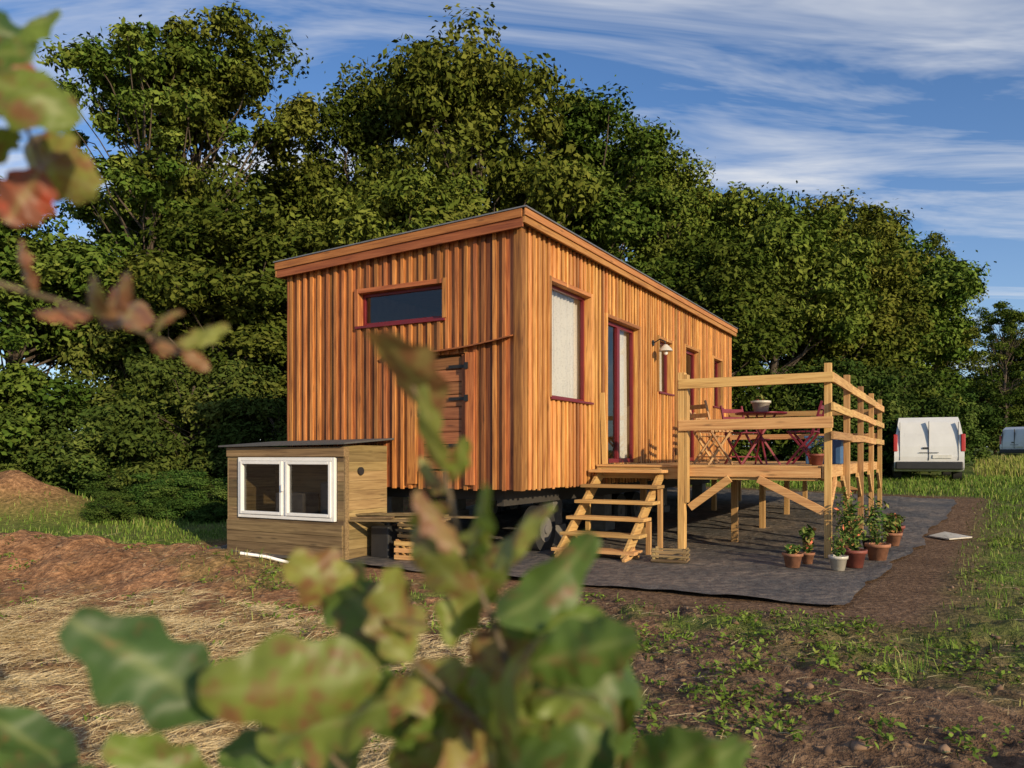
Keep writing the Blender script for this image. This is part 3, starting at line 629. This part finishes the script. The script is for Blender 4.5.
# ------------------------------------------------------------ deck furniture
def chair(nm,w,t_,rz,mat):
    x,y=wor(w,t_);e=empty(nm,(x,y,DZ),-A+rz);a=MB()
    for sx in(-.19,.19):
        a.beam((sx,-.2,0),(sx,.17,.46),.022,.03);a.beam((sx*.88,.2,0),(sx*.88,-.18,.46),.022,.03)
        a.beam((sx,.14,.43),(sx,.27,.88),.022,.03)
    for k in range(6): a.box(-.2,.2,-.2+.065*k,-.2+.065*k+.05,.455,.473)
    for z in(.55,.68,.8): 
        yy=.14+(z-.43)*.29;a.beam((-.2,yy,z),(.2,yy,z),.014,.06)
    a.box(-.19,.19,-.13,-.11,.1,.12);a.box(-.17,.17,.12,.14,.1,.12)
    a.obj('frame_and_slats',mat,e,.003)
chair('folding_chair',1.55,2.75,2.5,M_chair);chair('folding_chair',.8,5.6,1.4,M_chair);chair('folding_chair',1.75,3.7,.9,M_redmetal);chair('folding_chair',2.65,3.5,-1.6,M_redmetal)
x,y=wor(2.15,3.05);e=empty('garden_table',(x,y,DZ),-A);a=MB();a.lathe((0,0,0),[(0,.70),(.34,.70),(.35,.71),(.35,.725),(0,.726)],32)
for an in(0,1.57,3.14,4.71):
    c,s_=math.cos(an+.5),math.sin(an+.5);a.beam((c*.27,s_*.27,0),(-c*.2,-s_*.2,.70),.02,.025)
a.lathe((0,0,.34),[(.12,0),(.13,.01),(.12,.02)],16);a.obj('table_top_and_legs',M_redmetal,e)
def foliage(nm,parent,r_,h,z0,n,ls,seed,mat=M_pl):
    q=np.random.default_rng(seed);d=q.normal(size=(n,3));d/=np.linalg.norm(d,axis=1,keepdims=True)
    P=d*np.array([r_,r_,h/2])*(q.random((n,1))**.4)+np.array([0,0,z0+h*.5]);nm_=d*.5+np.array([0,0,.4])+q.normal(size=d.shape)*.6
    P[:,:2]*=(.4+.9*np.clip((P[:,2:3]-z0)/h,0,1)*(.6+.4*np.sin(P[:,2:3]*31+seed)))
    v,f=quads_leaves(P,nm_,ls*(.6+.8*q.random(n)),q,.4);a=MB()
    for k in range(8):
        p=P[q.integers(n)];a.path([(0,0,z0-.02),(p[0]*.4,p[1]*.4,z0+(p[2]-z0)*.5),tuple(p)],[.006,.004,.002],5)
    tf=[g for g in a.f if len(g)==4]
    add(nm,np_mesh(nm,np.concatenate([v,np.array(a.v)]),np.concatenate([f,np.array(tf)+len(v)]),np.concatenate([np.clip(q.random(n)*1.02,0,1),np.zeros(len(tf))]),mats=[mat]),parent)
def pot(x,y,z,r_,h,fr_,fh,seed,mat=M_terra,nm='potted_plant'):
    e=empty(nm,(x,y,z),seed*1.3);a=MB();a.lathe((0,0,0),[(0,0),(r_*.68,0),(r_*.93,h*.8),(r_*1.04,h*.8),(r_*1.06,h),(r_*.94,h),(r_*.9,h*.88)],24);a.obj('pot',mat,e)
    a=MB();a.lathe((0,0,0),[(0,h*.9),(r_*.93,h*.87)],20);a.obj('soil',M_soil,e)
    foliage('plant',e,fr_,fh,h*.85,int(120+fr_*700),.02+.012*(seed%3),seed)
PL=[(3.18,8.95,.11,.16,.10,.12,0),(3.46,9.25,.08,.13,.10,.34,0),(3.60,8.72,.10,.16,.16,.30,2),(3.88,8.95,.13,.2,.2,.42,1),(4.05,9.45,.09,.14,.12,.62,0),(4.42,9.55,.14,.2,.22,.35,0),
    (4.75,10.4,.15,.22,.22,.55,3),(5.35,11.1,.12,.18,.2,.3,0),(5.8,12.0,.15,.2,.2,.2,1),(4.25,10.1,.11,.2,.2,.7,0)]
PM=[M_terra,M_terrad,M_cream,M_black]
for i,(x,y,r_,h,a_,b_,k) in enumerate(PL): pot(x,y,hz(x,y)+.03,r_,h,a_,b_,i+1,PM[k])
x,y=wor(2.15,3.05);pot(x,y,DZ+.727,.13,.16,.1,.1,40,M_cream)
x,y=wor(2.95,2.6);pot(x,y,DZ,.09,.15,.1,.12,41,M_terrad)
x,y=wor(2.75,3.9);pot(x,y,DZ,.13,.2,.16,.3,42,M_terra)
x,y=wor(2.8,4.6);e=empty('blue_storage_box',(x,y,DZ),-A);a=MB();a.box(-.25,.25,-.35,.35,0,.38);a.box(-.27,.27,-.37,.37,.382,.42);a.obj('box_and_lid',M_blue,e,.015)
# ------------------------------------------------------------ vans
def van(x,y,rz,first=None):
    e=empty('white_van',(x,y,float(height(x,y))),rz)
    if first:
        for o in first.children:
            c=bpy.data.objects.new(o.name,o.data);COL.objects.link(c);c.parent=e
            for m in o.modifiers:
                b=c.modifiers.new('b','BEVEL');b.width=m.width;b.segments=m.segments;b.limit_method='ANGLE';b.angle_limit=m.angle_limit
        return e
    hw=lambda z: .93 if z<1.05 else .93-.14*((z-1.05)/.9)**1.3
    pr=[(0,.42),(-.03,.75),(-.02,1.05),(.03,1.45),(.10,1.78),(.28,1.93),(1.4,1.97),(2.8,1.95),(3.25,1.86),(3.95,1.28),(4.6,1.1),(4.85,.85),(4.88,.42),(4.75,.3),(.1,.3)]
    a=MB();vs=[(-hw(z),y_,z) for y_,z in pr]+[(hw(z),y_,z) for y_,z in pr];n=len(pr)
    a._a(vs,[(i,i+n,(i+1)%n+n,(i+1)%n) for i in range(n)],.5,False)
    a._a(vs,[tuple(range(n)),tuple(range(2*n-1,n-1,-1))],.5)
    a.obj('body',M_paint,e,.07)
    a=MB();a.box(-.9,.9,-.10,.1,.36,.60);a.obj('rear_bumper',M_black,e,.04)
    a=MB()
    for s_ in(-1,1): a.box(s_*.955,s_*.84,-.045,.12,.90,1.42)
    a.obj('tail_lights',M_tail,e,.02)
    a=MB();a.box(-.006,.006,-.045,.04,.64,1.80);a.box(-.78,-.772,-.04,.04,.64,1.78);a.box(.772,.78,-.04,.04,.64,1.78);a.box(-.16,.0,-.055,-.03,.98,1.03)
    a.box(-.26,.26,-.060,-.03,.86,.875);a.obj('door_seams_and_handle',M_black,e)
    a=MB();a.box(.1,.60,-.056,-.03,.70,.80);a.obj('number_plate',M_plate,e)
    a=MB()
    for s_ in(-1,1):
        a.hexa([(s_*.945,2.75,1.15),(s_*.945,3.75,1.15),(s_*.86,3.3,1.62),(s_*.86,2.75,1.68),(s_*.90,2.75,1.15),(s_*.90,3.75,1.15),(s_*.82,3.3,1.62),(s_*.82,2.75,1.68)])
    a.hexa([(-.8,3.42,1.82),(.8,3.42,1.82),(.84,3.98,1.33),(-.84,3.98,1.33),(-.8,3.36,1.78),(.8,3.36,1.78),(.84,3.9,1.28),(-.84,3.9,1.28)])
    a.obj('cab_windows',M_black,e)
    a=MB()
    for s_ in(-1,1):
        for y_ in(.85,3.9): a.cyl((s_*.70,y_,.33),(s_*.935,y_,.33),.33,n=28)
        a.box(s_*.98,s_*1.16,3.35,3.45,1.1,1.35);a.box(s_*.93,s_*.99,3.38,3.42,1.15,1.2)
    a.obj('wheels_and_mirrors',M_tire,e,.02)
    a=MB()
    for s_ in(-1,1):
        for y_ in(.85,3.9): a.cyl((s_*.936,y_,.33),(s_*.945,y_,.33),.2,n=20)
    a.obj('hubcaps',M_zinc,e);return e
v1=van(12.45,23.6,-math.radians(23.5));van(29.9,47,-math.radians(70),v1)
# ------------------------------------------------------------ foreground oak saplings
def leaf(V,Fc,Tn,Vn,p0,p1,wr,tint,q):
    p0=np.array(p0);p1=np.array(p1);ax=p1-p0;Ln=np.linalg.norm(ax);ax/=Ln
    nrm=np.array([q.normal()*.55,-1+q.normal()*.2,.35+q.normal()*.45]);nrm-=ax*nrm.dot(ax);nrm/=np.linalg.norm(nrm);sd=np.cross(ax,nrm)
    nl=26;cw=8;b=len(V);ph=q.random()*6.28;bend=q.normal()*.25;cup=q.uniform(.05,.45);fq=q.uniform(2.6,3.8);am=q.uniform(.10,.20)
    for i in range(nl+1):
        s=i/nl;hw=wr*Ln*.5*(math.sin(math.pi*min(1,s**.9*.9+.04))**.7)
        lobe=1+am*math.sin(s*2*math.pi*fq+ph);lobe2=1+am*math.sin(s*2*math.pi*fq+ph+.9)
        c=p0+ax*Ln*s+nrm*Ln*bend*(s*(1-s))*2+nrm*Ln*.12*s*s
        for j in range(-cw//2,cw//2+1):
            k=j/(cw/2);h=hw*(lobe if k>0 else lobe2)
            V.append(c+sd*h*k-nrm*h*cup*(k*k)+nrm*h*(.10*math.sin(s*13+k*3)+.05*math.cos(s*40)*abs(k)))
            Vn.append(1. if j==0 else 0.)
    for i in range(nl):
        for j in range(cw):
            a_=b+i*(cw+1)+j;Fc.append((a_,a_+1,a_+cw+2,a_+cw+1));Tn.append(tint)
LV=[(-50,22,-72,76,.30,.6),(-39,-9,-47,40,.25,.45),(-36,-16,-29,12,.35,.3),(-39,-22,-58,-4,.32,.5),(-27,-54,-55,-22,.34,.68),(-27,-66,-8,-16,.4,.2),(-20,-79,-52,-41,.42,.3),
(-14,-85,30,-35,.32,.4),(-8,-92,49,-54,.35,.2),(-8,-98,56,-104,.4,.2),(-11,-92,-52,-66,.5,.25),(5,-117,68,-95,.42,.1),(-160,-142,-239,-92,.42,0.04),(-90,-104,-144,-66,.5,.5),
(-71,-117,-160,-120,.45,.28),(-65,-123,-115,-92,.5,.3),(-71,-142,-141,-168,.5,.2),(-58,-117,-71,-66,.5,.4),(-39,-117,-8,-73,.5,.25),(-20,-155,-71,-193,.55,.35),(-20,-142,18,-104,.6,.35),
(-8,-155,30,-193,.55,.1),(18,-155,-20,-117,.5,.55),(37,-193,56,-117,.5,.1),(56,-199,106,-149,.5,.08),(81,-202,151,-193,.4,.1),(-46,-168,-84,-142,.5,.2),(-103,-155,-160,-180,.4,.15),
(-197,-193,-286,-155,.4,0),(-261,-199,-324,-155,.35,0),(-179,-199,-242,-174,.4,0),(-30,-125,-75,-150,.5,.35),(-25,-150,20,-175,.5,.4),(-60,-160,-20,-200,.5,.2),(0,-170,-45,-180,.55,.5),
(30,-170,75,-150,.45,.15),(-100,-150,-140,-130,.45,.3),(-50,-100,-85,-85,.4,.4),(-15,-110,25,-125,.45,.3),(60,-200,30,-170,.5,.1),(-35,-30,-58,-38,.36,.4),(-30,-45,-14,-42,.36,.3),(-46,12,-60,30,.32,.6),
(-120,-190,-190,-200,.4,.05),(-140,-205,-215,-215,.4,0),(-10,-190,-60,-215,.5,.1),(20,-195,70,-215,.5,.05),(-90,-180,-130,-205,.5,.1),(-20,-120,15,-150,.5,.25),(5,-130,50,-150,.5,.2),(-40,-135,-5,-165,.5,.3)]
STEM=[[(20,-520),(15,-300),(12,-190),(0,-130),(-12,-95),(-28,-58),(-38,-16),(-47,14),(-58,40)],[(12,-190),(-25,-150),(-58,-120),(-92,-102)],[(14,-260),(-60,-225),(-110,-170),(-162,-142)],[(15,-300),(-80,-280),(-200,-195),(-262,-198)],[(13,-240),(35,-200),(60,-198),(85,-202)],[(0,-130),(20,-112)],[(-12,-95),(-8,-90)]]
def sapling(nm,LV,STEM,yb,seed,base,ysp=.06,ws=1.25):
    q=np.random.default_rng(seed);e=empty(nm,(0,yb,1.3));V=[];Fc=[];Tn=[];Vn=[]
    for l in LV:
        y0=q.normal()*ysp*.4;leaf(V,Fc,Tn,Vn,(l[0]/1000,y0,l[1]/1000),(l[2]/1000,y0+q.normal()*ysp*.5,l[3]/1000),l[4]*ws,float(np.clip(l[5]+q.normal()*.07,0,1)),q)
    me=np_mesh('leaves',np.array(V),np.array(Fc),Tn,mats=[M_fg],smooth=True);pa(me,'vein',Vn)
    add('leaves',me,e)
    a=MB()
    for s_ in STEM:
        pts=[(p[0]/1000,0,p[1]/1000) for p in s_];n=len(pts)
        a.path(pts,[.0028-(.0019)*i/(n-1) for i in range(n)],8)
    a.path(base,[.012,.008,.003],10)
    a.obj('stems',M_twig,e);return e
sapling('oak_sapling',LV,STEM,.46,3,[(.10,.12,-1.3),(.05,.05,-.9),(.02,0,-.52)],ws=1.2)
LV2=[(-330,262,-268,255,.42,.12),(-335,272,-300,290,.6,.1),(-311,218,-258,193,.6,.25),(-330,210,-265,172,.5,.35),(-299,180,-318,146,.8,1.),(-330,250,-300,228,.6,.7),(-330,235,-285,240,.5,.05),(-340,190,-312,200,.6,.4),(-325,225,-300,205,.6,.15),(-335,280,-310,262,.6,.05),
(-289,98,-296,130,.5,.75),(-285,96,-300,84,.5,.8),(-248,85,-223,106,.5,.75),(-240,82,-215,92,.45,.6),(-245,80,-262,100,.4,.8),(-210,70,-180,80,.42,.5),(-207,66,-194,54,.5,.85),(-225,76,-205,88,.4,.6),(-235,78,-212,64,.4,.7)]
ST2=[[(-480,60),(-400,135),(-324,108),(-289,98),(-250,84),(-205,66)],[(-480,60),(-420,180),(-345,255),(-325,262)],[(-400,200),(-340,215),(-311,216),(-298,184)]]
sapling('oak_branch',LV2,ST2,.5,8,[(-.62,.1,-1.3),(-.56,.05,-.5),(-.48,0,.06)],ws=1.1)
# ------------------------------------------------------------ light, sky
AZ=math.radians(147);EL=math.radians(17)
sd=Vector((math.sin(AZ)*math.cos(EL),math.cos(AZ)*math.cos(EL),math.sin(EL)))
l=bpy.data.lights.new('sun','SUN');l.energy=5.0;l.angle=math.radians(.5);l.color=(1,.80,.52);o=bpy.data.objects.new('sun',l);COL.objects.link(o)
o.rotation_euler=(-sd).to_track_quat('-Z','Y').to_euler();o.location=(5,-5,12)
w=bpy.data.worlds.new('World');S.world=w;w.use_nodes=True;nt=w.node_tree;nt.nodes.clear()
def WN(t,**k):
    n=nt.nodes.new('ShaderNode'+t)
    for a,b in k.items():setattr(n,a,b)
    return n
def wm(op,a,b=None,c=None):
    n=WN('Math',operation=op)
    for i,x in enumerate((a,b,c)):
        if x is None:continue
        if isinstance(x,(int,float)):n.inputs[i].default_value=x
        else:nt.links.new(x,n.inputs[i])
    return n.outputs[0]
sky=WN('TexSky',sky_type='NISHITA');sky.sun_disc=False;sky.sun_elevation=EL;sky.sun_rotation=AZ;sky.air_density=1.0;sky.dust_density=.4;sky.ozone_density=3.0
ti=WN('Mix',data_type='RGBA',blend_type='MULTIPLY');ti.inputs[0].default_value=1;nt.links.new(sky.outputs[0],ti.inputs[6]);ti.inputs[7].default_value=(1.0,1.22,1.5,1)
tcw=WN('TexCoord');sp=WN('SeparateXYZ');nt.links.new(tcw.outputs['Generated'],sp.inputs[0])
zz=wm('ADD',wm('MAXIMUM',sp.outputs[2],0.0),.16)
cb=WN('CombineXYZ');nt.links.new(wm('DIVIDE',sp.outputs[0],zz),cb.inputs[0]);nt.links.new(wm('DIVIDE',sp.outputs[1],zz),cb.inputs[1])
mp=WN('Mapping');mp.inputs['Scale'].default_value=(.85,2.9,1);mp.inputs['Rotation'].default_value=(0,0,math.radians(-34));mp.inputs['Location'].default_value=(2.3,.9,0);nt.links.new(cb.outputs[0],mp.inputs[0])
no=WN('TexNoise');no.inputs['Scale'].default_value=1.0;no.inputs['Detail'].default_value=6;no.inputs['Roughness'].default_value=.62;no.inputs['Distortion'].default_value=.8;nt.links.new(mp.outputs[0],no.inputs[0])
rp=WN('ValToRGB');rp.color_ramp.elements[0].position=.44;rp.color_ramp.elements[0].color=(0,0,0,1);rp.color_ramp.elements[1].position=.70;rp.color_ramp.elements[1].color=(.9,.9,.9,1);nt.links.new(no.outputs[0],rp.inputs[0])
hz_=wm('MULTIPLY',wm('POWER',wm('SUBTRACT',1.0,wm('MINIMUM',wm('MULTIPLY',wm('MAXIMUM',sp.outputs[2],0.0),2.2),1.0)),2.0),.3)
fac=wm('MAXIMUM',rp.outputs[0],hz_)
mx=WN('Mix',data_type='RGBA');nt.links.new(fac,mx.inputs[0]);nt.links.new(ti.outputs[2],mx.inputs[6]);mx.inputs[7].default_value=(7.8,8.0,8.4,1)
bg=WN('Background');bg.inputs[1].default_value=.098;nt.links.new(mx.outputs[2],bg.inputs[0]);wo=WN('OutputWorld');nt.links.new(bg.outputs[0],wo.inputs[0])
# ------------------------------------------------------------ camera
c=bpy.data.cameras.new('camera');c.sensor_width=36;c.lens=36*790/1024;c.shift_y=71/1024;c.clip_start=.02;c.clip_end=1500
c.dof.use_dof=True;c.dof.focus_distance=11;c.dof.aperture_fstop=5.2
o=bpy.data.objects.new('camera',c);COL.objects.link(o);o.location=(0,0,1.3);o.rotation_euler=(math.radians(90),0,0);S.camera=o
